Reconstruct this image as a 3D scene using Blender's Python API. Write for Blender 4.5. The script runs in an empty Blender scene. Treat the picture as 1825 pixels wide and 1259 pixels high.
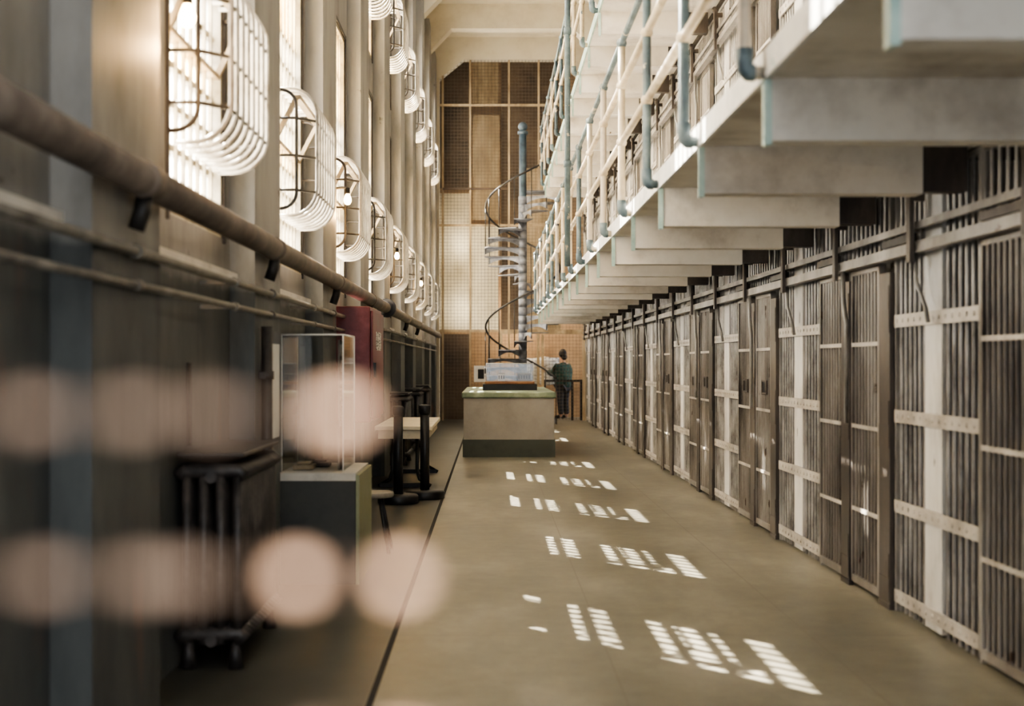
import bpy, math, random
from mathutils import Vector, Matrix
random.seed(7)
PI = math.pi
COL = bpy.context.scene.collection
SC = bpy.context.scene

# ------------------------------------------------------------------ mesh builder
class MB:
    def __init__(s):
        s.v = []; s.f = []; s.sm = []; s.mi = []
    def face(s, idx, smooth=False, mi=0):
        s.f.append(idx); s.sm.append(smooth); s.mi.append(mi)
    def box(s, x0, x1, y0, y1, z0, z1, mi=0):
        if x0 > x1: x0, x1 = x1, x0
        if y0 > y1: y0, y1 = y1, y0
        if z0 > z1: z0, z1 = z1, z0
        b = len(s.v)
        s.v += [(x0,y0,z0),(x1,y0,z0),(x1,y1,z0),(x0,y1,z0),(x0,y0,z1),(x1,y0,z1),(x1,y1,z1),(x0,y1,z1)]
        for q in ((0,3,2,1),(4,5,6,7),(0,1,5,4),(1,2,6,5),(2,3,7,6),(3,0,4,7)):
            s.face(tuple(b+i for i in q), False, mi)
        return s
    def bar(s, a, b_, w, h, up=(0,0,1), mi=0):
        a = Vector(a); b_ = Vector(b_); d = (b_-a).normalized(); up = Vector(up)
        if abs(d.dot(up)) > .98: up = Vector((1,0,0))
        sx = d.cross(up).normalized(); sz = sx.cross(d).normalized()
        b = len(s.v)
        for p in (a, b_):
            for (i, j) in ((-1,-1),(1,-1),(1,1),(-1,1)):
                s.v.append(tuple(p + sx*(i*w/2) + sz*(j*h/2)))
        for q in ((0,1,2,3),(7,6,5,4),(0,4,5,1),(1,5,6,2),(2,6,7,3),(3,7,4,0)):
            s.face(tuple(b+i for i in q), False, mi)
        return s
    def tube(s, pts, r, n=8, cap=True, mi=0, rr=None):
        pts = [Vector(p) for p in pts]; m = len(pts)
        ts = []
        for i in range(m):
            t = (pts[min(i+1,m-1)] - pts[max(i-1,0)])
            ts.append(t.normalized())
        ref = Vector((0,0,1)) if abs(ts[0].z) < .9 else Vector((1,0,0))
        u = ts[0].cross(ref).normalized()
        b = len(s.v)
        for i in range(m):
            u = (u - ts[i]*u.dot(ts[i])).normalized()
            w = ts[i].cross(u)
            ri = rr[i] if rr else r
            for k in range(n):
                a = 2*PI*k/n
                s.v.append(tuple(pts[i] + (u*math.cos(a) + w*math.sin(a))*ri))
        for i in range(m-1):
            for k in range(n):
                k2 = (k+1) % n
                s.face((b+i*n+k, b+i*n+k2, b+(i+1)*n+k2, b+(i+1)*n+k), True, mi)
        if cap:
            s.face(tuple(b+k for k in range(n-1,-1,-1)), False, mi)
            s.face(tuple(b+(m-1)*n+k for k in range(n)), False, mi)
        return s
    def lathe(s, prof, n=16, c=(0,0,0), mi=0, smooth=True):
        b = len(s.v)
        for (r, z) in prof:
            for k in range(n):
                a = 2*PI*k/n
                s.v.append((c[0]+r*math.cos(a), c[1]+r*math.sin(a), c[2]+z))
        for i in range(len(prof)-1):
            for k in range(n):
                k2 = (k+1) % n
                s.face((b+i*n+k, b+i*n+k2, b+(i+1)*n+k2, b+(i+1)*n+k), smooth, mi)
        s.face(tuple(b+k for k in range(n-1,-1,-1)), False, mi)
        s.face(tuple(b+(len(prof)-1)*n+k for k in range(n)), False, mi)
        return s
    def prism(s, poly, axis, a0, a1, mi=0):
        # poly: list of 2D points; axis: 'x','y','z' extrude axis
        def P(p, a):
            if axis == 'y': return (p[0], a, p[1])
            if axis == 'x': return (a, p[0], p[1])
            return (p[0], p[1], a)
        b = len(s.v); n = len(poly)
        for a in (a0, a1):
            for p in poly: s.v.append(P(p, a))
        s.face(tuple(range(b+n-1, b-1, -1)), False, mi); s.face(tuple(range(b+n, b+2*n)), False, mi)
        for i in range(n):
            j = (i+1) % n
            s.face((b+i, b+j, b+n+j, b+n+i), False, mi)
        return s
    def sphere(s, c, r, n=12, m=8, sc=(1,1,1), mi=0):
        prof = []
        b = len(s.v)
        for i in range(1, m):
            t = PI*i/m
            for k in range(n):
                a = 2*PI*k/n
                s.v.append((c[0]+r*sc[0]*math.sin(t)*math.cos(a), c[1]+r*sc[1]*math.sin(t)*math.sin(a), c[2]-r*sc[2]*math.cos(t)))
        bot = len(s.v); s.v.append((c[0],c[1],c[2]-r*sc[2])); top = len(s.v); s.v.append((c[0],c[1],c[2]+r*sc[2]))
        for i in range(m-2):
            for k in range(n):
                k2 = (k+1) % n
                s.face((b+i*n+k, b+i*n+k2, b+(i+1)*n+k2, b+(i+1)*n+k), True, mi)
        for k in range(n):
            k2 = (k+1) % n
            s.face((bot, b+k2, b+k), True, mi); s.face((top, b+(m-2)*n+k, b+(m-2)*n+k2), True, mi)
        return s
    def mesh(s, name, mats):
        me = bpy.data.meshes.new(name)
        me.from_pydata(s.v, [], s.f)
        me.polygons.foreach_set('use_smooth', s.sm)
        me.polygons.foreach_set('material_index', s.mi)
        if not isinstance(mats, (list, tuple)): mats = [mats]
        for m in mats: me.materials.append(m)
        me.update()
        import bmesh
        bm = bmesh.new(); bm.from_mesh(me)
        bmesh.ops.recalc_face_normals(bm, faces=bm.faces)
        bm.to_mesh(me); bm.free()
        return me
    def build(s, name, mats, parent=None, label=None, bevel=0):
        o = bpy.data.objects.new(name, s.mesh(name, mats))
        COL.objects.link(o)
        if parent is not None:
            o.parent = parent
            if parent.matrix_basis != Matrix.Identity(4) or True:
                # geometry is given in the parent's local space
                pass
        if label: o['label'] = label
        if bevel:
            md = o.modifiers.new('Bevel', 'BEVEL'); md.width = bevel; md.segments = 2; md.limit_method = 'ANGLE'
        return o

def tag(o, label, cat, group=None, kind=None):
    o['label'] = label; o['category'] = cat
    if group: o['group'] = group
    if kind: o['kind'] = kind
    return o
def thing(name, loc, label, cat, group=None, rz=0):
    o = bpy.data.objects.new(name, None); COL.objects.link(o)
    o.empty_display_size = .1
    o.location = loc; o.rotation_euler = (0,0,rz)
    return tag(o, label, cat, group)
def struct(o):
    o['kind'] = 'structure'; return o
def kids(o): return [c for c in bpy.data.objects if c.parent == o]
def copy_tree(o, loc, label, parent=None, ch=None):
    c = o.copy(); COL.objects.link(c); c.location = loc
    c['label'] = label
    for k in kids(o):
        d = k.copy(); COL.objects.link(d); d.parent = c
        for g in kids(k):
            e = g.copy(); COL.objects.link(e); e.parent = d
    return c
ORD = ['nearest','second','third','fourth','fifth','sixth','seventh','eighth','ninth','tenth','eleventh','twelfth','thirteenth','fourteenth','fifteenth','sixteenth','seventeenth','eighteenth']

# ------------------------------------------------------------------ materials
def new_mat(name):
    m = bpy.data.materials.new(name); m.use_nodes = True
    nt = m.node_tree; nt.nodes.clear()
    out = nt.nodes.new('ShaderNodeOutputMaterial')
    b = nt.nodes.new('ShaderNodeBsdfPrincipled')
    nt.links.new(b.outputs[0], out.inputs[0])
    return m, nt, b, out
def N(nt, t, **kw):
    n = nt.nodes.new(t)
    for k, v in kw.items(): setattr(n, k, v)
    return n
def srgb(r, g, b):
    f = lambda c: (c/12.92 if c <= .04045 else ((c+.055)/1.055)**2.4)
    return (f(r/255), f(g/255), f(b/255), 1)
def pos(nt, scale=(1,1,1)):
    g = N(nt, 'ShaderNodeNewGeometry')
    mp = N(nt, 'ShaderNodeMapping'); mp.inputs['Scale'].default_value = scale
    nt.links.new(g.outputs['Position'], mp.inputs['Vector'])
    return mp.outputs[0], g
def noise(nt, vec, scale, detail=6, rough=.6):
    n = N(nt, 'ShaderNodeTexNoise'); n.inputs['Scale'].default_value = scale
    n.inputs['Detail'].default_value = detail; n.inputs['Roughness'].default_value = rough
    nt.links.new(vec, n.inputs['Vector']); return n.outputs['Fac']
def ramp(nt, fac, stops):
    r = N(nt, 'ShaderNodeValToRGB'); e = r.color_ramp.elements
    while len(e) < len(stops): e.new(.5)
    for i, (p, c) in enumerate(stops):
        e[i].position = p; e[i].color = c if len(c) == 4 else (*c, 1)
    nt.links.new(fac, r.inputs['Fac']); return r.outputs['Color']
def mix(nt, fac, a, b, mode='MIX'):
    m = N(nt, 'ShaderNodeMix', data_type='RGBA', blend_type=mode)
    for sock, v in ((m.inputs['Factor'], fac), (m.inputs['A'], a), (m.inputs['B'], b)):
        pass
    ins = [i for i in m.inputs if i.type == 'RGBA']
    if isinstance(fac, (int, float)): m.inputs[0].default_value = fac
    else: nt.links.new(fac, m.inputs[0])
    for sock, v in ((ins[0], a), (ins[1], b)):
        if isinstance(v, (tuple, list)): sock.default_value = v
        else: nt.links.new(v, sock)
    return [o for o in m.outputs if o.type == 'RGBA'][0]
def worn(name, base, dark, light=None, rough=.55, metal=0, scale=3, stretch=(1,1,1), bump=.15, chip=None, chip_t=.66, chip_scale=14):
    """painted surface: two-scale mottling, optional chips of another colour"""
    m, nt, b, out = new_mat(name)
    v, g = pos(nt, stretch)
    n1 = noise(nt, v, scale, 8, .65)
    light = light or base
    c = ramp(nt, n1, [(.3, dark), (.5, base), (.72, light)])
    if chip:
        n2 = noise(nt, v, chip_scale, 5, .6)
        f = ramp(nt, n2, [(chip_t, (0,0,0,1)), (chip_t+.03, (1,1,1,1))])
        c = mix(nt, f, c, chip)
    nt.links.new(c, b.inputs['Base Color'])
    r = N(nt, 'ShaderNodeMapRange'); r.inputs['To Min'].default_value = max(.05, rough-.12); r.inputs['To Max'].default_value = min(1, rough+.15)
    nt.links.new(n1, r.inputs['Value']); nt.links.new(r.outputs[0], b.inputs['Roughness'])
    b.inputs['Metallic'].default_value = metal
    if bump:
        n3 = noise(nt, v, scale*9, 4, .6)
        bp = N(nt, 'ShaderNodeBump'); bp.inputs['Strength'].default_value = bump; bp.inputs['Distance'].default_value = .01
        nt.links.new(n3, bp.inputs['Height']); nt.links.new(bp.outputs[0], b.inputs['Normal'])
    return m

M = {}
M['plaster'] = None
# left wall: pale grey plaster above, dark dado paint below
def mk_wall_left():
    m, nt, b, out = new_mat('plaster_with_dark_dado')
    v, g = pos(nt, (1,1,.35)); vf, _ = pos(nt)
    n1 = noise(nt, v, 1.6, 8, .65)
    up = ramp(nt, n1, [(.3, srgb(104,101,97)), (.5, srgb(142,138,132)), (.75, srgb(164,160,153))])
    n2 = noise(nt, vf, 3.2, 7, .7)
    peel = ramp(nt, n2, [(.66, (0,0,0,1)), (.68, (1,1,1,1))])
    up = mix(nt, peel, up, srgb(92,87,80))
    lo = ramp(nt, n1, [(.3, srgb(52,53,53)), (.55, srgb(84,86,84)), (.75, srgb(112,113,110))])
    rust = ramp(nt, noise(nt, v, 2.3, 5), [(.62, (0,0,0,1)), (.75, (.6,.6,.6,1))])
    lo = mix(nt, rust, lo, srgb(120,84,66))
    sep = N(nt, 'ShaderNodeSeparateXYZ'); nt.links.new(g.outputs['Position'], sep.inputs[0])
    ad = N(nt, 'ShaderNodeMath', operation='MULTIPLY_ADD'); ad.inputs[1].default_value = .12
    nt.links.new(noise(nt, vf, 5, 4), ad.inputs[0]); nt.links.new(sep.outputs['Z'], ad.inputs[2])
    st = N(nt, 'ShaderNodeMapRange'); st.inputs['From Min'].default_value = 1.97; st.inputs['From Max'].default_value = 2.03
    nt.links.new(ad.outputs[0], st.inputs['Value'])
    c = mix(nt, st.outputs[0], lo, up)
    nt.links.new(c, b.inputs['Base Color']); b.inputs['Roughness'].default_value = .6
    bp = N(nt, 'ShaderNodeBump'); bp.inputs['Strength'].default_value = .25; bp.inputs['Distance'].default_value = .02
    nt.links.new(n2, bp.inputs['Height']); nt.links.new(bp.outputs[0], b.inputs['Normal'])
    return m
M['wall_left'] = mk_wall_left()
def mk_floor():
    m, nt, b, out = new_mat('polished_concrete')
    v, g = pos(nt); vs, _ = pos(nt, (1.4,.5,1))
    n1 = noise(nt, vs, .9, 8, .62); n2 = noise(nt, v, 5, 8, .7)
    c = ramp(nt, n1, [(.3, srgb(68,66,58)), (.5, srgb(112,108,94)), (.68, srgb(156,151,137))])
    c = mix(nt, .35, c, ramp(nt, n2, [(.35, srgb(90,86,75)), (.65, srgb(130,125,110))]), 'MIX')
    sep = N(nt, 'ShaderNodeSeparateXYZ'); nt.links.new(g.outputs['Position'], sep.inputs[0])
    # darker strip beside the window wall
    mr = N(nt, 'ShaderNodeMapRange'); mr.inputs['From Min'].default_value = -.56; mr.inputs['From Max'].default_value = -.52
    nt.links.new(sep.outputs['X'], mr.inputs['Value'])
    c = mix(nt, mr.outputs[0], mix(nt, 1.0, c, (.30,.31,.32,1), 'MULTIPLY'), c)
    def line(sock, period, off, w):
        a = N(nt, 'ShaderNodeMath', operation='ADD'); a.inputs[1].default_value = off + 1000*period; nt.links.new(sock, a.inputs[0])
        mo = N(nt, 'ShaderNodeMath', operation='MODULO'); mo.inputs[1].default_value = period; nt.links.new(a.outputs[0], mo.inputs[0])
        lt = N(nt, 'ShaderNodeMath', operation='LESS_THAN'); lt.inputs[1].default_value = w; nt.links.new(mo.outputs[0], lt.inputs[0])
        return lt.outputs[0]
    for s_, p_, o_, w_ in ((sep.outputs['Y'], 3.44, 2.5, .012), (sep.outputs['X'], 1.15, 2.85, .010)):
        f = N(nt, 'ShaderNodeMath', operation='MULTIPLY'); f.inputs[1].default_value = .45
        nt.links.new(line(s_, p_, o_, w_), f.inputs[0])
        c = mix(nt, f.outputs[0], c, srgb(78,70,58))
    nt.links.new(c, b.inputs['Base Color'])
    rr = N(nt, 'ShaderNodeMapRange'); rr.inputs['To Min'].default_value = .29; rr.inputs['To Max'].default_value = .5
    nt.links.new(n1, rr.inputs['Value']); nt.links.new(rr.outputs[0], b.inputs['Roughness'])
    bp = N(nt, 'ShaderNodeBump'); bp.inputs['Strength'].default_value = .08; bp.inputs['Distance'].default_value = .02
    nt.links.new(n1, bp.inputs['Height']); nt.links.new(bp.outputs[0], b.inputs['Normal'])
    return m
M['floor'] = mk_floor()
M['groove'] = worn('dark_groove', srgb(30,28,26), srgb(20,19,18), rough=.9)
M['cream'] = worn('cream_concrete', srgb(220,214,204), srgb(176,168,158), srgb(234,230,222), rough=.8, scale=1.6, bump=.2, chip=srgb(120,108,92), chip_t=.74, chip_scale=5)
M['ceil'] = worn('cream_ceiling_paint', srgb(212,202,180), srgb(192,180,158), srgb(220,212,194), rough=.8, scale=.8, bump=.1)
M['cellwall'] = worn('cell_interior_paint', srgb(92,86,80), srgb(58,54,51), srgb(114,108,102), rough=.75, scale=1.5, bump=.2)
M['parti'] = worn('worn_white_partition_edge', srgb(205,203,200), srgb(150,146,142), srgb(228,228,228), rough=.6, scale=2.2, stretch=(1,1,.4), bump=.2, chip=srgb(96,90,86), chip_t=.68, chip_scale=6)
M['steel'] = worn('worn_grey_painted_steel', srgb(146,143,139), srgb(80,77,74), srgb(188,186,182), rough=.38, metal=.25, scale=2.6, stretch=(1,1,.5), bump=.12, chip=srgb(84,68,56), chip_t=.68, chip_scale=9)
M['steel_dark'] = worn('dark_grimy_steel', srgb(74,67,62), srgb(40,37,36), srgb(112,104,97), rough=.42, metal=.3, scale=2.2, stretch=(1,1,.4), bump=.15, chip=srgb(52,40,34), chip_t=.64, chip_scale=8)
M['door'] = worn('grimy_door_paint', srgb(132,126,120), srgb(60,56,53), srgb(186,183,178), rough=.34, metal=.3, scale=1.5, stretch=(1,1,.45), bump=.12, chip=srgb(70,54,44), chip_t=.66, chip_scale=7)
M['jamb'] = worn('tan_grey_jamb_paint', srgb(134,122,110), srgb(70,62,56), srgb(166,154,142), rough=.42, metal=.2, scale=1.8, stretch=(1,1,.5), bump=.12, chip=srgb(60,48,40), chip_t=.64, chip_scale=7)
M['bars'] = worn('bar_paint', srgb(160,157,154), srgb(98,94,91), srgb(198,196,194), rough=.32, metal=.3, scale=4, bump=.08)
M['band'] = worn('pale_riveted_band_paint', srgb(186,180,172), srgb(140,132,124), srgb(206,202,196), rough=.4, metal=.15, scale=4, bump=.12, chip=srgb(110,96,84), chip_t=.68)
M['rail_cream'] = worn('peeling_cream_pipe_paint', srgb(206,190,162), srgb(172,156,130), srgb(222,210,188), rough=.5, scale=5, bump=.15, chip=srgb(96,108,116), chip_t=.66, chip_scale=7)
M['rail_blue'] = worn('weathered_blue_grey_pipe_paint', srgb(92,108,114), srgb(62,72,78), srgb(134,146,148), rough=.5, scale=4, bump=.15, chip=srgb(186,176,156), chip_t=.63, chip_scale=6)
M['rail_mix'] = worn('two_tone_peeling_pipe_paint', srgb(188,176,158), srgb(84,92,102), srgb(212,200,178), rough=.5, scale=1.4, bump=.15, chip=srgb(74,76,92), chip_t=.62, chip_scale=3)
M['mint'] = worn('pale_green_edge_paint', srgb(176,200,190), srgb(140,168,160), srgb(204,218,210), rough=.5, scale=4, chip=srgb(90,104,100), chip_t=.66)
M['fascia'] = worn('white_walkway_edge_paint', srgb(222,222,220), srgb(180,186,188), srgb(236,236,234), rough=.45, scale=3, chip=srgb(150,176,172), chip_t=.64)
M['cage'] = worn('white_cage_paint', srgb(186,178,164), srgb(130,120,106), srgb(206,200,188), rough=.4, metal=.1, scale=6, bump=.1)
M['cage_dark'] = worn('dark_cage_hoop', srgb(92,84,74), srgb(60,54,48), srgb(128,118,104), rough=.4, metal=.3, scale=6, bump=.1)
M['frame'] = worn('window_frame_paint', srgb(176,164,140), srgb(120,108,90), srgb(196,186,164), rough=.5, scale=5)
M['wframe_dark'] = worn('dark_window_edge', srgb(66,60,56), srgb(44,40,38), rough=.6, scale=5)
M['pipe'] = worn('lagged_heating_pipe', srgb(104,92,82), srgb(66,58,52), srgb(134,122,110), rough=.6, scale=3, bump=.3)
M['pipe_dark'] = worn('dark_iron', srgb(48,45,43), srgb(30,29,28), srgb(72,68,64), rough=.5, metal=.3, scale=4, bump=.2)
M['conduit'] = worn('grey_conduit', srgb(122,116,106), srgb(84,78,72), srgb(150,144,134), rough=.5, metal=.2, scale=4)
M['radiator'] = worn('dark_radiator_paint', srgb(62,57,55), srgb(38,36,35), srgb(96,88,82), rough=.45, metal=.2, scale=5, bump=.2, chip=srgb(150,138,122), chip_t=.7, chip_scale=8)
M['black'] = worn('black_painted_metal', srgb(34,33,33), srgb(22,22,22), srgb(48,46,45), rough=.4, metal=.2, scale=6, bump=.05)
M['plinth'] = worn('dark_grey_plinth_paint', srgb(62,62,58), srgb(48,48,46), srgb(74,74,68), rough=.6, scale=3, bump=.05)
M['plinth_edge'] = worn('olive_plinth_side', srgb(134,136,104), srgb(110,112,86), rough=.5, scale=3)
M['plinth_top'] = worn('pale_plinth_top', srgb(196,190,178), srgb(160,154,142), rough=.5, scale=3)
M['maroon'] = worn('maroon_cabinet_paint', srgb(112,52,56), srgb(84,36,40), srgb(140,84,84), rough=.4, scale=3, bump=.05)
M['table'] = worn('cream_table_laminate', srgb(222,210,184), srgb(196,182,154), rough=.4, scale=3, bump=.03)
M['block'] = worn('grey_beige_rendered_wall', srgb(152,146,138), srgb(134,128,121), srgb(164,158,150), rough=.75, scale=2, bump=.15)
M['block_base'] = worn('dark_green_grey_skirting_paint', srgb(74,78,70), srgb(56,60,54), rough=.7, scale=2, bump=.1)
M['block_cap'] = worn('sage_green_cap_paint', srgb(128,140,116), srgb(96,108,90), srgb(168,176,152), rough=.5, scale=3, bump=.15)
M['wood'] = worn('brown_wood', srgb(140,98,66), srgb(104,70,46), srgb(164,120,84), rough=.5, scale=4, stretch=(1,1,.15), bump=.1)
M['tan'] = worn('tan_frame_paint', srgb(170,150,120), srgb(128,110,86), srgb(194,176,146), rough=.5, scale=4, stretch=(1,1,.3), bump=.08)
M['tanwall'] = worn('tan_room_wall', srgb(166,138,108), srgb(126,102,80), srgb(186,158,126), rough=.7, scale=1, bump=.1)
M['beige'] = worn('pale_beige_panel', srgb(232,222,198), srgb(204,192,164), srgb(240,232,214), rough=.7, scale=.9, bump=.05)
M['brown'] = worn('dark_brown_panel', srgb(82,68,56), srgb(56,46,40), srgb(108,92,76), rough=.6, scale=1, bump=.05)
M['wire'] = worn('mesh_wire', srgb(112,102,88), srgb(84,76,66), rough=.5, metal=.3, scale=5, bump=0)
M['stair'] = worn('grey_cast_iron_stair', srgb(132,134,142), srgb(74,74,78), srgb(178,182,192), rough=.45, metal=.2, scale=4, bump=.1)
M['stair_dark'] = worn('dark_stair_rail', srgb(60,57,55), srgb(42,40,40), srgb(92,88,84), rough=.4, metal=.3, scale=4, bump=.05)
M['pole'] = worn('blue_grey_stair_pole', srgb(84,100,112), srgb(58,68,78), srgb(112,128,138), rough=.45, metal=.1, scale=4, bump=.05)
M['white'] = worn('white_board', srgb(226,224,218), srgb(206,204,198), rough=.5, scale=4, bump=.02)
M['skin'] = worn('skin', srgb(196,150,126), srgb(180,132,108), rough=.5, scale=8, bump=.02)
M['hair'] = worn('dark_hair', srgb(30,26,26), srgb(18,16,16), rough=.6, scale=20, bump=.1)
M['trouser'] = worn('dark_trousers', srgb(52,52,58), srgb(38,38,42), rough=.85, scale=8, bump=.05)
def mk_plaid():
    m, nt, b, out = new_mat('dark_green_plaid_cloth')
    v, g = pos(nt, (14,14,14))
    ck = N(nt, 'ShaderNodeTexChecker'); ck.inputs['Scale'].default_value = 1
    ck.inputs['Color1'].default_value = srgb(36,62,56); ck.inputs['Color2'].default_value = srgb(52,82,74)
    nt.links.new(v, ck.inputs['Vector']); nt.links.new(ck.outputs['Color'], b.inputs['Base Color']); b.inputs['Roughness'].default_value = .9
    return m
M['plaid'] = mk_plaid()
def mk_print(name, paper, ink, sc, th):
    m, nt, b, out = new_mat(name)
    v, g = pos(nt, (sc, sc, sc*2.5))
    n = noise(nt, v, 1, 2, .5)
    c = ramp(nt, n, [(th, paper), (th+.03, ink)])
    nt.links.new(c, b.inputs['Base Color']); b.inputs['Roughness'].default_value = .7
    return m
M['paper'] = mk_print('printed_paper', srgb(214,210,202), srgb(150,146,142), 9, .56)
M['print'] = mk_print('printed_panel', srgb(224,222,214), srgb(58,54,52), 26, .52)
def mk_emit(name, col, s):
    m = bpy.data.materials.new(name); m.use_nodes = True; nt = m.node_tree; nt.nodes.clear()
    out = N(nt, 'ShaderNodeOutputMaterial'); e = N(nt, 'ShaderNodeEmission'); e.inputs[0].default_value = col; e.inputs[1].default_value = s
    nt.links.new(e.outputs[0], out.inputs[0]); return m
M['bulb'] = mk_emit('lit_bulb_glass', (1,.62,.25,1), 22)
M['bead'] = mk_emit('glint_bead_glow', (1,.64,.43,1), 2.2)  # bead emission stands in for out-of-focus glints on metal
M['bead_cool'] = mk_emit('glint_bead_dim_glow', (1,.72,.54,1), .42)
M['glow_wire'] = mk_emit('faint_glow_wire', (1,.68,.48,1), .22)  # wire given its own glow to fill the blurred band between glints
def mk_pane(name, col, trans, tint=(1,1,1,1)):
    m = bpy.data.materials.new(name); m.use_nodes = True; nt = m.node_tree; nt.nodes.clear()
    out = N(nt, 'ShaderNodeOutputMaterial')
    tr = N(nt, 'ShaderNodeBsdfTransparent'); tr.inputs[0].default_value = tint
    tl = N(nt, 'ShaderNodeBsdfTranslucent')
    v, g = pos(nt, (1,1,.5)); c = ramp(nt, noise(nt, v, 3.5, 5), [(.3, col), (.7, (1,.97,.9,1))])
    nt.links.new(c, tl.inputs[0])
    mx = N(nt, 'ShaderNodeMixShader'); mx.inputs[0].default_value = 1-trans
    nt.links.new(tr.outputs[0], mx.inputs[1]); nt.links.new(tl.outputs[0], mx.inputs[2])
    nt.links.new(mx.outputs[0], out.inputs[0]); return m
M['pane_clear'] = mk_pane('dusty_clear_pane', (.95,.85,.65,1), .72)
M['pane_diffuse'] = mk_pane('sun_diffusing_yellowed_pane', (.92,.74,.44,1), .0)  # made diffuse to stop direct sun and shape its patches
def mk_glass(name, tint, fac=.1):
    m = bpy.data.materials.new(name); m.use_nodes = True; nt = m.node_tree; nt.nodes.clear()
    out = N(nt, 'ShaderNodeOutputMaterial')
    tr = N(nt, 'ShaderNodeBsdfTransparent'); tr.inputs[0].default_value = tint
    gl = N(nt, 'ShaderNodeBsdfGlossy'); gl.inputs['Roughness'].default_value = .05
    fr = N(nt, 'ShaderNodeFresnel'); fr.inputs[0].default_value = 1.45
    mx = N(nt, 'ShaderNodeMixShader')
    nt.links.new(fr.outputs[0], mx.inputs[0]); nt.links.new(tr.outputs[0], mx.inputs[1]); nt.links.new(gl.outputs[0], mx.inputs[2])
    nt.links.new(mx.outputs[0], out.inputs[0]); return m
M['acrylic'] = mk_glass('clear_acrylic', (.93,.93,.92,1))

# ------------------------------------------------------------------ dimensions
YE = 36.9          # far partition
XW = -1.55         # window wall face
XP = -1.40         # pilaster face
WP = 3.45          # window pitch
XR = 2.45          # cell front plane
CP = 3.44          # pitch of a pair of cells
T = 2.80           # tier spacing
ZF2 = 2.70         # walkway floor
CEIL = 9.95

# ------------------------------------------------------------------ setting
fl = MB(); fl.box(-1.9, 5.4, -3, 41.2, -.2, 0); struct(fl.build('floor', M['floor']))
gr = MB(); gr.box(-.545, -.515, -3, YE-.1, 0.0005, .004); struct(gr.build('trim_1', M['groove']))

wl = MB()
W0, W1 = 6.82, 1.42                       # first window start and width
LZ = (2.22, 4.95); UZ = (5.45, 8.1)
nW = 9
x0, x1 = XW-.2, XW
ys = [W0 + WP*k for k in range(nW)]
edges = [-3.0]
wl.box(x0, x1, -3, 41.2, -.2, LZ[0]); wl.box(x0, x1, -3, 41.2, LZ[1], UZ[0]); wl.box(x0, x1, -3, 41.2, UZ[1], CEIL+.1)
prev = -3.0
for y in ys:
    for z in (LZ, UZ): wl.box(x0, x1, prev, y, z[0], z[1])
    prev = y + W1
for z in (LZ, UZ): wl.box(x0, x1, prev, 41.2, z[0], z[1])
struct(wl.build('wall_left', M['wall_left']))
pl = MB()
for k in range(-2, nW+1):
    a = 5.0 + WP*k
    if a > YE: continue
    pl.box(XW+.001, XP, a, min(a+1.02, YE-.03), 0, 9.4)
struct(pl.build('trim_20', M['wall_left']))
tr = MB()
for k in range(-1, nW):                   # moulding ledge just under the sills
    a = 5.0 + WP*k + 1.02
    tr.box(XW, XW+.05, a, a+WP-1.02, 1.99, 2.03)
struct(tr.build('trim_2', M['cream']))

# ceiling with haunched beams
ce = MB(); ce.box(-1.9, 5.4, -3, 41.2, CEIL, CEIL+.2); struct(ce.build('ceiling', M['ceil']))
for i, yb in enumerate([33.45, 30.0, 26.55, 23.1, 19.65]):
    zb = 9.37
    poly = [(XP-.1, CEIL+.02), (XP-.1, 8.86), (XP, 8.86), (XP+.48, zb), (1.95, zb), (XR, 8.86), (XR+.1, 8.86), (XR+.1, CEIL+.02)]
    b = MB(); b.prism(poly, 'y', yb, yb+.42); struct(b.build('trim_%d' % (3+i), M['ceil']))
# far wall header with haunches, and the back room
zb = 9.37
poly = [(-1.6, CEIL+.02), (-1.6, 8.86), (XP+.08, 8.86), (XP+.08+.62, zb), (1.75, zb), (XR-.1, 8.86), (XR+.3, 8.86), (XR+.3, CEIL+.02)]
fw = MB(); fw.prism(poly, 'y', YE-.02, YE+.3)
fw.box(XW, XP+.08, YE-.02, YE+.3, 0, 8.9)
fw.box(XR-.02, XR+.6, YE-.02, YE+.3, 0, 8.9)
struct(fw.build('wall_far', M['ceil']))
# back room wall made of painted panels
bk = MB()
yb = YE+2.4
bk.box(-1.9, 5.4, yb, yb+.15, 0, CEIL, 0)
struct(bk.build('wall_back', [M['tanwall']]))
def P(px, py, Y): return ((px-874)*Y/2535, 1.5-(py-647)*Y/2535)
pn = MB()
yp = YE+.75
def panel(xa, xb, ya, yb_, mi, dy=0):
    (X0, Z1) = P(xa, ya, yp+dy); (X1, Z0) = P(xb, yb_, yp+dy)
    pn.box(X0, X1, yp+dy, yp+dy+.04, Z0, Z1, mi)
panel(760, 838, 345, 588, 0); panel(840, 888, 404, 588, 0, .1); panel(842, 890, 205, 392, 1, .1)
panel(780, 836, 100, 335, 2); panel(842, 888, 100, 188, 1, .1); panel(893, 1000, 100, 300, 2, .25)
panel(893, 925, 300, 588, 2, .25); panel(925, 1000, 300, 588, 1, .3)
panel(780, 838, 596, 760, 2)
struct(pn.build('wall_inner', [M['beige'], M['tan'], M['brown']]))

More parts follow.
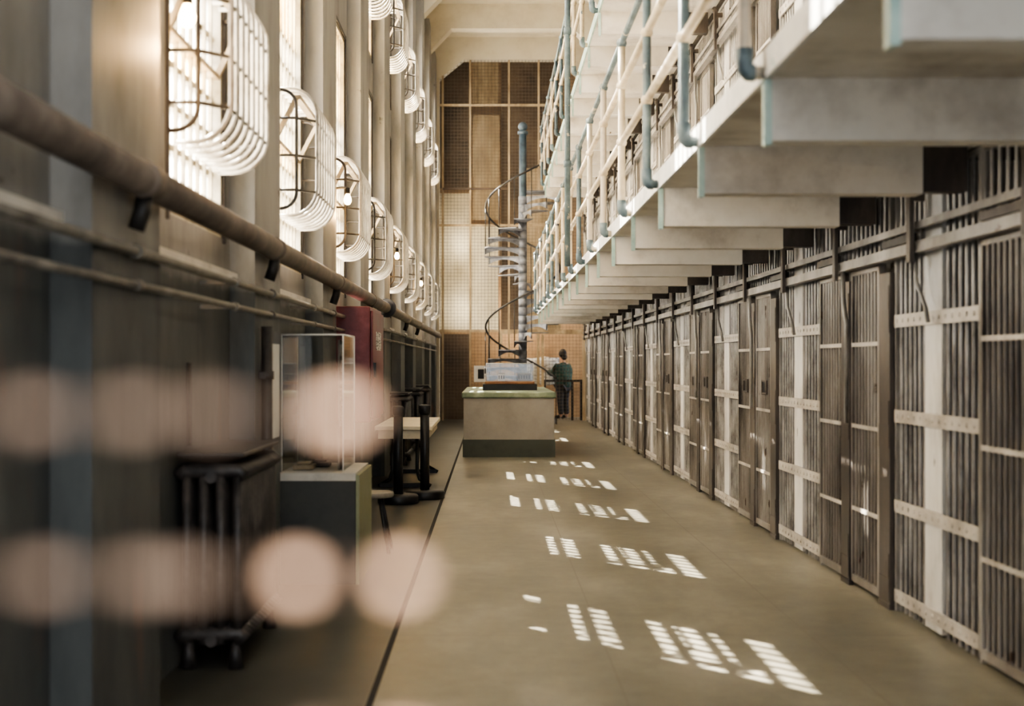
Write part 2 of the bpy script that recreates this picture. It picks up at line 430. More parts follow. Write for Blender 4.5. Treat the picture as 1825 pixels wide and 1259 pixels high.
# cell block mass
cb = MB()
cb.box(5.1, 5.4, -3, YE+.3, -.1, CEIL)                     # back of the cells
for z in (ZF2-.10, ZF2+T-.10): cb.box(XR+.02, 5.2, -3, YE+.3, z, z+.10)
cb.box(XR+.02, 5.2, -3, YE+.3, ZF2+2*T-.15, ZF2+2*T)
cb.box(XR+.02, XR+.2, -3, YE+.3, ZF2+T+.02, CEIL)
struct(cb.build('wall_right', M['cellwall']))
pb = MB()
for k in range(-2, 10):
    for c in (8.67 + CP*k - .80, 8.67 + CP*k - 2.41):
        if c > YE: continue
        w = .15 if abs(c - (8.67+CP*k-.8)) < .01 else .1
        pb.box(XR+.05, 5.15, c-w, c+w, 0, ZF2+T-.1)
        if w > .12:
            for zz in (0.02, ZF2+.02): pb.box(XR+.001, XR+.05, c-.15, c+.15, zz, zz+2.52)
struct(pb.build('wall_partition', M['parti']))

# ------------------------------------------------------------------ windows
def make_window(n, y, z0, z1, lower):
    w = W1
    f = MB()
    xg = XW-.07
    t = .05
    f.box(xg-.03, XW-.005, y, y+t*.6, z0, z1); f.box(xg-.03, XW-.005, y+w-t, y+w, z0, z1)
    f.box(xg-.03, XW-.005, y, y+w, z0, z0+t); f.box(xg-.03, XW-.005, y, y+w, z1-t, z1)
    for zm in ((2.58, 2.80, 3.00, 3.14, 3.36, 3.58, 3.80, 4.02, 4.48) if lower else (5.95, 6.7, 7.4)): f.box(xg-.02, xg+.02, y, y+w, zm-.018, zm+.018)
    o = struct(f.build('window_%d' % n, M['frame']))
    e = MB()
    e.box(XW-.004, XW+.012, y+w-.01, y+w+.03, z0-.03, z1+.03); e.box(XW-.004, XW+.012, y-.03, y+.01, z0-.03, z1+.03)
    e.box(XW-.004, XW+.012, y-.03, y+w+.03, z1-.01, z1+.03)
    e.build('window_surround', M['wframe_dark'], o)
    g = MB()
    for i in range(1, 8): g.box(xg+.022, xg+.042, y+w*i/8-.014, y+w*i/8+.014, z0+.03, z1-.03)
    g.build('bar_grid', M['frame'], o)
    c = MB(); fr = MB()
    if lower:
        c.box(xg-.003, xg, y+.02, y+w-.02, z0, 3.0); fr.box(xg-.003, xg, y+.02, y+w-.02, 3.0, 3.14)  # diffuse zones placed to limit and split the sun patch on the floor
        c.box(xg-.003, xg, y+.02, y+w-.02, 3.14, 4.02); fr.box(xg-.003, xg, y+.02, y+w-.02, 4.02, z1)
        fr.build('pane', M['pane_diffuse'], o)
    else:
        c.box(xg-.003, xg, y+.02, y+w-.02, 6.0, z1); c.box(xg-.003, xg, y+.62, y+.74, z0, 6.0)  # narrow clear strip put in to throw sun spots on the doors
        fr.box(xg-.003, xg, y+.02, y+.62, z0, 6.0); fr.box(xg-.003, xg, y+.74, y+w-.02, z0, 6.0)
        fr.build('pane', M['pane_diffuse'], o)
    c.build('pane', M['pane_clear'], o)
    # sky seen through the opening: an area lamp outside the pane
    L = bpy.data.lights.new('sky_lamp', 'AREA'); L.shape = 'RECTANGLE'; L.size = z1-z0; L.size_y = w
    Lr = WIN_L
    L.energy = PI*(z1-z0)*w*Lr; L.color = (.97, .985, 1)
    lo = bpy.data.objects.new('sky_lamp', L); COL.objects.link(lo)
    lo.location = (xg-.25, y+w/2, (z0+z1)/2); lo.rotation_euler = (0, -PI/2, 0)
    return o
WIN_L = 8
n = 0
for k in range(nW):
    n += 1; make_window(n, ys[k], LZ[0], LZ[1], True)
for k in range(nW):
    n += 1; make_window(n, ys[k], UZ[0], UZ[1], False)

# window baskets (guard cages): local origin at wall face, window centre, cage bottom
def c_profile(d, h, r, nseg=7):
    pts = [(0, 0)]
    pts.append((d-r, 0))
    for i in range(1, nseg+1):
        a = -PI/2 + PI/2*i/nseg
        pts.append((d-r+r*math.cos(a), r+r*math.sin(a)))
    for i in range(0, nseg+1):
        a = PI/2*i/nseg
        pts.append((d-r+r*math.cos(a), h-r+r*math.sin(a)))
    pts.append((0, h))
    return pts
def make_cage(loc, label, group):
    t = thing('window_basket', loc, label, 'window guard', group)
    H, D, W = .93, .28, 1.42
    ysl = [-W/2] + [-W/2+.15+i*(W-.3)/7 for i in range(8)] + [W/2]
    for i, y in enumerate(ysl):
        end = i in (0, len(ysl)-1)
        d = .15 if end else D
        m = MB(); m.tube([(x, y, z) for x, z in c_profile(d, H-(.07 if end else 0), .12 if end else .2)], .0135, 6)
        if end:
            for v in range(len(m.v)): m.v[v] = (m.v[v][0], m.v[v][1], m.v[v][2]+.035)
        m.build('hoop', M['cage_dark'] if end else M['cage'], t)
    for z in (.17, .42, .69):
        m = MB(); m.tube([(0,-W/2,z),(.15-.012,-W/2,z),(D-.012,-W/2+.15,z),(D-.012,W/2-.15,z),(.15-.012,W/2,z),(0,W/2,z)], .011, 6)
        m.build('cross_rail', M['cage_dark'], t)
    # inner opened hopper sash
    m = MB()
    for y in (-W/2+.1, W/2-.1): m.bar((-.02,y,.55),(.14,y,.86), .05, .03)
    m.bar((-.02,-W/2+.1,.55),(-.02,W/2-.1,.55), .04, .03); m.bar((.14,-W/2+.1,.86),(.14,W/2-.1,.86), .05, .03)
    m.build('hopper_sash', M['tan'], t)
    return t
first = None
for k in range(nW):
    lab = 'white curved-bar basket over a lower-row window, %s from the camera' % ('one nearest' if k == 0 else ORD[k])
    loc = (XW, ys[k]+W1/2, 2.58)
    if first is None: first = make_cage(loc, 'white curved-bar basket over the lower-row window nearest the camera, running off the top', 'lower row of window baskets')
    else: copy_tree(first, loc, lab)
for j, k in enumerate(range(3, nW)):
    c = copy_tree(first, (XW, ys[k]+W1/2, 5.96), 'white curved-bar basket in the upper row, %s' % (['cut off by the top edge of the photo','second one from the top edge','third one from the top edge','fourth one from the top edge','fifth one from the top edge','last and smallest by the far screen'][j]))
    c['group'] = 'upper row of window baskets'

# wall lamps
for j, k in enumerate((0, 2, 4, 6)):
    y = 6.17 + WP*k
    t = thing('wall_lamp', (XW, y, 3.05), ['glowing bare-bulb wall lamp at the top left beside the nearest basket','glowing bare-bulb wall lamp in front of the third lower basket','glowing bare-bulb wall lamp by the fifth lower basket','faintest glowing bare-bulb wall lamp by the seventh lower basket'][j], 'lamp', 'wall lamps along the windows')
    m = MB(); m.tube([(.03,0,-.78),(.03,0,-.3),(.035,.01,-.15),(.03,0,0)], .016, 8); m.build('conduit', M['pipe_dark'], t)
    m = MB(); m.box(.0,.09,-.05,.05,0,.09); m.build('junction_box', M['conduit'], t, bevel=.008)
    m = MB(); m.tube([(.08,0,.05),(.2,-.01,.06),(.235,-.02,.05)], .012, 8); m.build('arm', M['conduit'], t)
    m = MB(); m.lathe([(.012,0),(.022,.005),(.022,.05),(.01,.06)], 12, (.24,-.02,-.0)); m.build('socket', M['pipe_dark'], t)
    m = MB(); m.lathe([(.004,-.10),(.022,-.094),(.034,-.07),(.036,-.05),(.026,-.02),(.017,0)], 14, (.24,-.02,.0)); m.build('bulb', M['bulb'], t, 'lit amber bulb')
    L = bpy.data.lights.new('lamp_glow', 'POINT'); L.energy = 9; L.color = (1,.6,.24); L.shadow_soft_size = .04
    o = bpy.data.objects.new('lamp_glow', L); COL.objects.link(o); o.location = (XW+.24+.0, y-.03, 2.86)

# ------------------------------------------------------------------ heating pipe and conduits
t = thing('heating_pipe', (0,0,0), 'thick brown lagged heating pipe running the length of the left wall', 'pipe')
px, pz = -1.325, 2.2
m = MB(); m.tube([(px,1.0,pz),(px,8.7,pz),(px,20,pz),(px,36.6,pz)], .066, 16); m.build('pipe', M['pipe'], t)
for y in (5.45, 8.75, 12.3, 15.75, 22.6, 26.1):
    m = MB(); m.tube([(px,y-.07,pz),(px,y+.07,pz)], .072, 16); m.build('collar', M['pipe'], t)
    m = MB(); m.tube([(px,y,pz-.06),(px-.01,y,pz-.12),(px-.035,y,pz-.19)], .034, 10); m.build('bracket', M['pipe_dark'], t)
m = MB(); m.tube([(px,18.1,pz),(px,18.16,pz)], .12, 20); m.tube([(px,18.19,pz),(px,18.25,pz)], .12, 20); m.tube([(px,18.0,pz),(px,18.4,pz)], .085, 16)
m.build('flange', M['pipe_dark'], t, 'black bolted flange')
for z, r, ya, yb_, lab in ((1.93, .02, 1, 13.25, 'upper thin grey conduit on the near left wall, before the maroon cabinet'), (1.80, .016, 1, 13.25, 'lower thin grey conduit on the near left wall, before the maroon cabinet'),
        (1.93, .02, 14.75, 36, 'upper thin grey conduit on the far left wall, beyond the maroon cabinet'), (1.80, .016, 14.75, 36, 'lower thin grey conduit on the far left wall, beyond the maroon cabinet')):
    t = thing('conduit', (0,0,0), lab, 'conduit', 'conduits on the left wall')
    xx = XP+.034
    m = MB(); m.tube([(xx,ya,z),(xx,(ya+yb_)/2,z),(xx,yb_,z)], r, 8); m.build('pipe', M['conduit'], t)
    for y in (5.5, 7.6, 8.9, 11.0, 14.9, 12.4, 15.9, 19.3, 22.7, 26.2, 29.6):
        if ya < y < yb_:
            m = MB(); m.tube([(xx,y-.03,z),(xx,y+.03,z)], r*1.5, 8); m.box(XW+.0003 if y in (7.6, 11.0, 14.9) else XP+.0003, xx, y-.02, y+.02, z-.012, z+.012); m.build('coupling', M['conduit'], t)
for j, (y, z0, z1, r, lab) in enumerate(((8.62, 0, 1.72, .035, 'thick black downpipe on the wall pier behind the near radiator'), )):
    t = thing('downpipe', (XP+.045, y, 0), lab, 'pipe')
    m = MB(); m.tube([(0,0,z0),(0,0,z1)], r, 12); m.build('pipe', M['pipe_dark'], t)
    for z in (.6, 1.4):
        m = MB(); m.tube([(0,0,z),(0,0,z+.05)], r*1.25, 12); m.box(-.04, 0, -.05, .05, z+.005, z+.045); m.build('clamp', M['pipe_dark'], t)
m = MB(); m.tube([(XW+.015,7.25,1.075),(XW+.015,7.25,1.5)], .012, 8); tag(m.build('riser_pipe', M['pipe_dark']), 'thin dark riser pipe on the wall above the near radiator', 'pipe')

# ------------------------------------------------------------------ radiators
def make_radiator(y0, n_sec, label, h=1.04):
    t = thing('radiator', (XW+.02, y0, 0), label, 'radiator', 'cast iron radiators under the windows')
    D, p = .33, .082
    for i in range(n_sec):
        y = i*p + p/2
        m = MB()
        for j in range(4):
            x = .04 + j*(D-.08)/3
            m.tube([(x,y,.12),(x,y,h-.1)], .026, 8)
        # bulbous top and bottom headers
        for z in (.14, h-.10):
            m.tube([(.0,y,z),(.03,y,z+.03),(D-.03,y,z+.03),(D,y,z)], .036, 8)
        if i in (0, n_sec-1):
            for x in (.05, D-.05): m.tube([(x,y,0),(x,y,.13)], .03, 8, rr=[.04,.022])
        m.build('section', M['radiator'], t)
    for zh in (.14, h-.1):
        m = MB(); m.tube([(D/2,0,zh),(D/2,n_sec*p,zh)], .03, 8); m.build('header', M['radiator'], t)
    m = MB(); m.box(.0, D, -.01, n_sec*p+.01, h+.0, h+.02); m.build('top_shelf', M['pipe_dark'], t, bevel=.006)
    return t
make_radiator(6.94, 14, 'dark cast iron radiator nearest the camera, below the first window')
for k, nm in ((4,'behind the white table, far along the left wall'), (5,'farther along the left wall, beside the grey block'), (6,'farthest back on the left wall')):
    make_radiator(ys[k]+.1, 14, 'dark cast iron radiator '+nm)

# ------------------------------------------------------------------ objects along the left wall
# display plinth and acrylic case
t = thing('display_plinth', (-1.17, 10.1, 0), 'dark grey display plinth with olive side and pale top, behind the near radiator', 'plinth')
m = MB(); m.box(-.26,.26,-.5,.5,.0,.70); m.build('body', M['plinth'], t, bevel=.006)
m = MB(); m.box(.262,.285,-.5,.5,.0,.74); m.build('side_panel', M['plinth_edge'], t, 'olive green side panel')
m = MB(); m.box(-.26,.26,-.5,.5,.702,.755); m.build('top', M['plinth_top'], t, 'pale top')
t = thing('acrylic_case', (-1.22, 10.15, .757), 'tall clear acrylic case standing on the dark grey plinth', 'display case')
m = MB(); m.box(-.21,-.204,-.4,.4,0,.93); m.box(.204,.21,-.4,.4,0,.93); m.box(-.204,.204,-.4,-.394,0,.93); m.box(-.204,.204,.394,.4,0,.93); m.box(-.21,.21,-.4,.4,.93,.936)
m.build('cover', M['acrylic'], t)
m = MB()
for (x,y) in ((-.21,-.4),(.21,-.4),(.21,.4),(-.21,.4)): m.tube([(x,y,0),(x,y,.936)], .005, 6)
m.tube([(-.21,-.4,.936),(.21,-.4,.936),(.21,.4,.936),(-.21,.4,.936),(-.21,-.4,.936)], .006, 6); m.build('edge_strip', M['white'], t)
t = thing('information_panel', (-1.05, 10.15, .758), 'narrow printed information panel upright inside the clear acrylic case', 'sign')
m = MB(); m.box(-.006,.006,-.30,.30,0,.9); m.build('board', M['conduit'], t)
m = MB(); m.box(.0065,.009,-.27,.27,.30,.62); m.build('text_sheet', M['print'], t)
for z in (.68, .79): 
    m = MB(); m.box(.0065,.009,-.27,.27,z,z+.08); m.build('photograph', M['paper'], t)
for j, (x, y) in enumerate(((-1.30, 9.95), (-1.22, 10.2))):
    m = MB(); m.box(x-.07,x+.07,y-.1,y+.1,.7575,.79); m.box(x-.05,x+.05,y-.05,y+.06,.79,.81); tag(m.build('exhibit_object', [M['tan'], M['pipe_dark']][j], bevel=.006), ['small tan exhibit object in the acrylic case on the plinth','small dark exhibit object farther back in the acrylic case on the plinth'][j], 'exhibit')
# wall poster on the pier
t = thing('wall_poster', (XP+.002, 9.12, .98), 'narrow white poster in a black frame on the second wall pier', 'poster')
m = MB(); m.box(0,.02,-.2,.2,0,.72); m.build('frame', M['black'], t)
m = MB(); m.box(.021,.023,-.15,.15,.04,.64); m.build('sheet', M['white'], t)
# maroon cabinet
t = thing('hose_cabinet', (XW+.003, 14.0, .94), 'maroon metal cabinet mounted on the left wall above the white table', 'cabinet')
m = MB(); m.box(0,.42,-.7,.7,0,1.09); m.build('body', M['maroon'], t, bevel=.01)
m = MB(); m.box(.423,.445,-.66,.66,.04,1.05); d = m.build('door', M['maroon'], t, bevel=.006)
m = MB(); m.box(.446,.47,-.6,-.57,.42,.56); m.build('handle', M['black'], d)
m = MB(); m.box(.446,.448,-.3,.3,.68,.86); m.build('notice', M['print'], d)
# white table
t = thing('table', (-1.03, 18.2, 0), 'long cream table with black pedestal legs against the left wall', 'table')
m = MB(); m.box(-.34,.34,-1.4,1.4,.70,.75); m.build('tabletop', M['table'], t, bevel=.01)
m = MB(); m.box(-.30,.30,-1.36,1.36,.60,.698); m.build('apron', M['table'], t)
for y in (-1.1, 1.1):
    for x in (-.15, .15):
        m = MB(); m.tube([(x,y,.6),(x,y,.2),(x*1.2,y,.1),(x*2.1,y,.02)], .022, 8); m.build('leg', M['black'], t)
    m = MB(); m.bar((-.3,y,.03),(.3,y,.03), .05, .05); m.build('foot', M['black'], t)
# folding stand in front of plinth
t = thing('folding_stool', (-.97, 11.35, 0), 'low black stool with a dull metal seat half hidden behind the plinth', 'stool')
m = MB(); m.lathe([(.19,.43),(.20,.44),(.20,.465),(.19,.47)], 20); m.build('seat', M['conduit'], t)
for a in range(4):
    an = PI/4 + a*PI/2
    m = MB(); m.tube([(.13*math.cos(an),.13*math.sin(an),.43),(.24*math.cos(an),.24*math.sin(an),.0)], .014, 8); m.build('leg', M['black'], t)
# stanchions
def stanchion(x, y, lab):
    t = thing('stanchion', (x,y,0), lab, 'barrier post', 'black barrier posts')
    m = MB(); m.lathe([(.215,0),(.22,.01),(.22,.075),(.205,.095),(.06,.10)], 28); m.build('base', M['black'], t)
    m = MB(); m.lathe([(.052,.10),(.05,.94)], 18); m.build('post', M['black'], t)
    m = MB(); m.lathe([(.05,.93),(.066,.945),(.066,1.02),(.055,1.035),(.02,1.04)], 18); m.build('cap', M['black'], t)
stanchion(-.985, 15.2, 'black barrier post with round base, nearer one left of its twin')
stanchion(-.725, 15.72, 'black barrier post with round base, standing by the floor groove right of its twin')

# ------------------------------------------------------------------ grey block, model case
t = thing('stairwell_block', (.295, 25, 0), 'large grey-beige rendered block with sage green cap and dark base in the corridor', 'block')
m = MB(); m.box(-.72,.72,-2.4,2.4,.28,.94); m.build('body', M['block'], t)
m = MB(); m.box(-.735,.735,-2.41,2.41,.0,.28); m.build('base_band', M['block_base'], t)
m = MB(); m.box(-.75,.75,-2.43,2.43,.94,1.035); m.build('cap', M['block_cap'], t, bevel=.02)
zc = 1.035
t = thing('model_case', (.33, 24.6, zc), 'low clear model case with wooden board on the grey block', 'display case')
m = MB(); m.box(-.46,.46,-.55,.55,0,.10); m.build('base', M['black'], t)
m = MB(); m.box(-.42,.42,-.5,.5,.102,.15); m.build('board', M['wood'], t, bevel=.01)
m = MB(); m.box(-.40,-.396,-.45,.45,.152,.45); m.box(.396,.40,-.45,.45,.152,.45); m.box(-.396,.396,-.45,-.446,.152,.45); m.box(-.396,.396,.446,.45,.152,.45); m.box(-.40,.40,-.45,.45,.45,.454)
m.build('cover', M['acrylic'], t)
m = MB(); m.tube([(-.4,-.45,.454),(.4,-.45,.454),(.4,.45,.454),(-.4,.45,.454),(-.4,-.45,.454)], .006, 6)
for (x,y) in ((-.4,-.45),(.4,-.45)): m.tube([(x,y,.152),(x,y,.454)], .005, 6)
m.build('edge_strip', M['white'], t)
def model_house(x, y, w, d, h, mat, lab, nwin):
    t = thing('model_building', (x,y,zc+.152), lab, 'model')
    m = MB(); m.box(-w/2,w/2,-d/2,d/2,0,h); m.build('walls', mat, t)
    m = MB(); m.box(-w/2-.008,w/2+.008,-d/2-.008,d/2+.008,h+.0005,h+.015); m.build('roof', M['plinth_top'], t)
    for i in range(nwin):
        a = -w/2 + w*(i+.5)/nwin
        m = MB(); m.box(a-w/nwin*.25,a+w/nwin*.25,-d/2-.003,-d/2-.0005,h*.3,h*.8); m.build('window', M['black'], t)
model_house(.19, 24.45, .12, .16, .12, M['white'], 'small white model building at the left inside the model case', 3)
model_house(.58, 24.55, .22, .16, .12, M['conduit'], 'long grey model building with dark windows inside the model case', 5)

# ------------------------------------------------------------------ cell fronts
def bars_mesh(m, ya, yb, n, x, z0, z1, r):
    for i in range(n):
        y = ya + (yb-ya)*(i+.5)/n
        m.tube([(x,y,z0),(x,y,z1)], r, 6, cap=False)
BANDZ = (.10, .64, 1.18, 1.75)
def make_grille(loc, lab, grp):
    # local: y from -1.6 (near) to 0 (far); x=0 is the front plane
    t = thing('cell_grille', loc, lab, 'cell bars', grp)
    m = MB(); bars_mesh(m, -1.56, -.96, 6, .02, .01, 2.58, .0125); bars_mesh(m, -.64, -.09, 6, .02, .01, 2.58, .0125); m.build('bar_set', M['bars'], t)
    m = MB()
    for y in (-1.583, -.09): m.box(-.005,.045,y-.015,y+.015,0.005,2.58)
    m.box(-.005,.045,-1.57,-.08,2.55,2.58); m.box(.03,.045,-1.57,-.08,.005,.02)
    m.build('frame', M['steel'], t)
    for z in BANDZ:
        m = MB(); m.box(-.012,.0,-1.57,-.08,z-.038,z+.038)
        for i in range(13):
            y = -1.56 + 1.47*(i+.5)/13
            m.sphere((-.013,y,z), .014, 6, 4, (.5,1,1))
        m.build('cross_band', M['band'], t)
    return t
def make_door(loc, lab, grp, slot):
    # local y -.8..0
    t = thing('cell_door', loc, lab, 'cell door', grp)
    m = MB(); bars_mesh(m, -.66, -.04, 8, .0, .06, 2.10, .0125); m.build('bar_set', M['door'], t)
    m = MB()
    for y in (-.679, -.021): m.box(-.02,.025,y-.018,y+.018,.035,2.12)
    m.box(-.02,.025,-.697,-.003,.035,.085); m.box(-.02,.025,-.697,-.003,2.08,2.12)
    m.build('frame', M['door'], t)
    for z in (.53, 1.08, 1.62):
        m = MB(); m.box(-.022,-.013,-.67,-.03,z-.013,z+.013); m.build('cross_rail', M['band'], t)
    m = MB(); m.box(.014,.02,-.66,-.04,.06,2.10); 
    m.build('backing_mesh', M['steel_mesh'], t)
    if slot:
        m = MB(); m.box(-.026,-.0135,-.52,-.3,1.22,1.235); m.box(-.026,-.0135,-.52,-.3,1.33,1.345); m.box(-.026,-.0135,-.52,-.505,1.235,1.33); m.box(-.026,-.0135,-.315,-.3,1.235,1.33); f = m.build('food_slot', M['steel_dark'], t)
        m = MB(); m.box(-.014,-.0132,-.505,-.315,1.235,1.33); m.build('opening', M['black'], f)
    return t
def make_post(loc, w, lab, grp, h=2.05):
    t = thing('door_post', loc, lab, 'steel post', grp)
    m = MB(); m.box(-.03,-.001,-w/2+.002,w/2-.002,0.0355,h); m.build('plate', M['steel_dark' if w < .25 else 'jamb'], t)
    for z in (.12, 1.05, 1.75):
        m = MB(); m.box(-.0345,-.0305,-w/2+.008,w/2-.008,z-.07,z+.07); m.box(-.0348,-.0305,-w/2+.015,-w/2+.05,z+.071,z+.22); m.build('lock_keeper', M['steel_dark'], t)
    m = MB(); m.box(-.034,-.001,-w/2+.002,w/2-.002,0.0,.035); m.build('foot', M['steel_dark'], t)
    return t
def mk_meshsteel():
    # expanded-metal sheet behind the door bars: real holes through transparency
    m, nt, b, out = new_mat('expanded_metal_sheet')
    v, g = pos(nt)
    c = ramp(nt, noise(nt, v, 2.4, 8), [(.35, srgb(42,40,38)), (.65, srgb(112,107,102))])
    nt.links.new(c, b.inputs['Base Color']); b.inputs['Roughness'].default_value = .45; b.inputs['Metallic'].default_value = .2
    return m
M['steel_mesh'] = mk_meshsteel()
G = [None]; Dr = [None, None]; Po = [None]
KS = {0: range(0, 9), 1: range(1, 9)}
tn = ('ground-tier', 'upper-tier')
for tier in (0, 1):
    z0 = 0 if tier == 0 else ZF2
    for idx, k in enumerate(KS[tier]):
        Y0 = 8.67 + CP*k
        loc = (XR, Y0, z0)
        lab = '%s cell front of bars and pale riveted bands, %s' % (tn[tier], ('nearest the camera' if idx == 0 else ORD[idx]+' from the camera'))
        if G[0] is None: G[0] = make_grille(loc, lab, 'fixed barred cell fronts')
        else: copy_tree(G[0], loc, lab)
        for s, off in ((0, -1.6), (1, -2.52)):
            if tier == 0 and k == 0 and s == 1: continue
            if tier == 1 and k == 1: continue
            slot = (k % 5 in (2, 3, 4)) if tier == 0 else 0
            i = 1 if slot else 0
            loc = (XR, Y0+off, z0)
            side = ('far' if s == 0 else 'near')
            nm = ORD[idx]
            lab = ('%s cell door %s, %s one of the pair before the %s banded front' % (tn[tier], 'with pass slot' if slot else 'without slot', side, nm)) if not (tier == 0 and k == 0) else 'dark barred cell door cut off by the right edge of the photo'
            if Dr[i] is None: Dr[i] = make_door(loc, lab, 'sliding cell doors', slot)
            else:
                copy_tree(Dr[i], loc, lab)
        for s, off, w in ((0, -2.41, .22), (1, -3.375, .24)):
            if tier == 1 or (k == 0): continue
            loc = (XR, Y0+off, z0)
            lab = 'dark %s post with lock keepers, beside the %s banded front on the ground' % (('middle steel' if s == 0 else 'broad steel'), ORD[idx] if s == 0 else ORD[idx-1])
            if s == 0:
                if Po[0] is None: Po[0] = make_post(loc, w, lab, 'steel posts between cell doors')
                else: copy_tree(Po[0], loc, lab)
            else:
                if len(Po) == 1: Po.append(make_post(loc, w, lab, 'steel posts between cell doors'))
                else: copy_tree(Po[1], loc, lab)
# door operating gear: rails, hangers, levers (one long assembly per tier)
for tier in (0, 1):
    z0 = 0 if tier == 0 else ZF2
    t = thing('door_locking_gear', (XR, 0, z0), ['long steel locking rail with hangers over the ground-tier cell doors','long steel locking rail with hangers over the upper-tier cell doors'][tier], 'locking rail')
    ya, yb_ = (5.6, 36.3) if tier == 0 else (9.2, 36.3)
    m = MB(); m.box(-.09,-.06,ya,yb_,2.115,2.175); m.box(-.10,-.04,ya,yb_,2.112,2.122); m.build('lower_rail', M['steel'], t)
    m = MB(); m.box(-.085,-.065,ya,yb_,2.245,2.285); m.build('upper_rail', M['steel'], t)
    m = MB(); m.box(-.055,-.036,ya,yb_,2.13,2.16); m.build('back_rail', M['steel_dark'], t)
    k = 0
    y = 7.92 - 1.72
    while y < yb_:
        if y > ya + .1:
            m = MB(); m.box(-.125,-.101,y-.035,y+.035,2.06,2.47); m.box(-.10,-.036,y-.02,y+.02,2.40,2.44); m.sphere((-.113,y,2.47), .04, 8, 6)
            m.tube([(-.08,y+.08,2.18),(-.08,y+.08,2.44)], .016, 6)
            m.build('hanger', M['steel_dark'], t)
            if tier == 0 or y > 12:
                kind_ = 'banded front' if k % 2 else 'door pair'
                m = MB()
                if round((y-7.92)/1.72) % 2 == 0: m.tube([(-.08,y,2.111),(-.078,y,1.95),(-.065,y-.13,1.80),(-.052,y-.13,1.72)], .013, 8)
                else: m.tube([(-.085,y-.1,2.111),(-.085,y-.1,1.95),(-.092,y-.17,1.84),(-.092,y-.22,1.76),(-.092,y-.22,1.1)], .016, 8)
                m.build('lever', M['steel'], t)
            m = MB(); m.box(-.066,-.04,y+.12,y+.75,2.19,2.235); m.build('slide_plate', M['black' if k % 2 else 'steel_dark'], t)
        k += 1; y += 1.72

Tr = None
for tier in (0, 1):
    for idx, k in enumerate(KS[tier]):
        if tier == 1 and k == 1: continue
        loc = (XR, 8.67+CP*k-1.6, 0 if tier == 0 else ZF2)
        lab = '%s transom of upright bars above the door pair, %s from the camera' % (tn[tier], ORD[idx-(1 if tier else 0)])
        if Tr is None:
            Tr = thing('transom_grille', loc, lab, 'cell bars', 'transoms above the doors')
            m = MB(); bars_mesh(m, -1.78, -.02, 16, .02, 2.15, 2.56, .0125); m.build('bar_set', M['bars'], Tr)
            m = MB(); m.box(0,.04,-1.8,0,2.13,2.16); m.box(0,.04,-1.8,0,2.55,2.58); m.box(0,.04,-1.8,-1.77,2.16,2.55); m.box(0,.04,-.03,0,2.16,2.55); m.build('frame', M['steel'], Tr)
        else: copy_tree(Tr, loc, lab)
# ------------------------------------------------------------------ walkways and railings
def walkway(zfl, xe, xp, label_w, label_r, tier):
    y0, y1 = 2.2, 32.1
    t = thing('walkway', (0, 0, zfl), label_w, 'walkway')
    m = MB(); m.box(xe, XR+.019, y0, y1, -.10, 0); m.build('slab', M['cream'], t)
    m = MB(); m.box(xe-.02, xe-.0005, y0, y1, -.105, .012); m.build('edge_plate', M['fascia'] if tier == 2 else M['mint'], t, 'white painted steel edge' if tier == 2 else 'pale green painted steel edge')
    k = 0
    yb_ = 5.48 - 1.72
    while yb_ < y1:
        m = MB()
        xr = 2.19
        m.box(xe+.01, xr, yb_, yb_+.14, -.343, -.101)
        m.build('beam', M['cream'], t)
        m = MB(); m.box(xr+.001, XR-.03, yb_+.01, yb_+.13, -.33, -.101); m.build('beam_end', M['steel_dark'], t, 'dark sooty beam end at the cells')
        m = MB(); m.box(xe-.022, xe+.009, yb_-.006, yb_-.0005, -.36, -.11); m.box(xe-.01, xe+.009, yb_+.02, yb_+.09, -.355, -.102); m.build('strap', M['mint'], t, 'pale green strap')
        yb_ += 1.72
    r = thing('railing', (0, 0, zfl), label_r, 'railing')
    k = 0
    yp_ = 5.52 - 1.72
    pm = ['rail_cream', 'rail_blue', 'rail_mix']
    while yp_ < y1:
        m = MB(); m.tube([(xe-.024, yp_, -.075), (xp+.03, yp_, -.075), (xp+.008, yp_, -.068), (xp, yp_, -.045), (xp, yp_, 1.2)], .027, 10)
        p_ = m.build('post', M[pm[(k*2+ (k//3)) % 3]], r)
        m = MB(); m.tube([(xp+.04, yp_, -.075), (xp+.018, yp_, -.074), (xp+.004, yp_, -.062), (xp, yp_, -.03), (xp, yp_, .02)], .034, 10); m.build('elbow', M['rail_blue'], p_)
        for z in (.455, .88, 1.2):
            m = MB(); m.sphere((xp, yp_, z), .04, 10, 6); m.build('joint', M['rail_blue' if z > 1 else 'rail_cream'], p_)
        k += 1; yp_ += 1.72
    for z, mm in ((.455,'rail_cream'), (.88,'rail_cream'), (1.2,'rail_blue')):
        m = MB(); m.tube([(xp, y0, z), (xp, y1-.1, z)], .025 if z < 1 else .023, 10); m.build('rail', M[mm], r)
walkway(ZF2, 1.075, .985, 'cream concrete walkway with white edge above the ground-tier cells', 'peeling cream and blue pipe railing on the lower walkway', 2)
walkway(ZF2+T, 1.22, 1.13, 'cream concrete walkway with pale green edge, the higher one at top', 'peeling cream and blue pipe railing on the higher walkway at top', 3)
t = thing('standpipe', (.91, 16.8, 0), 'tall blue-green vertical pipe rising past both walkway railings', 'pipe')
m = MB(); m.tube([(.0,0,ZF2-.06),(0,0,8.2)], .034, 12); m.build('pipe', M['rail_blue'], t)
for z in (ZF2+1.15, ZF2+T-.08):
    m = MB(); m.tube([(0,0,z-.04),(0,0,z+.04)], .045, 12); m.box(0,.046,-.02,.02,z-.02,z+.02); m.build('clamp', M['rail_blue'], t)

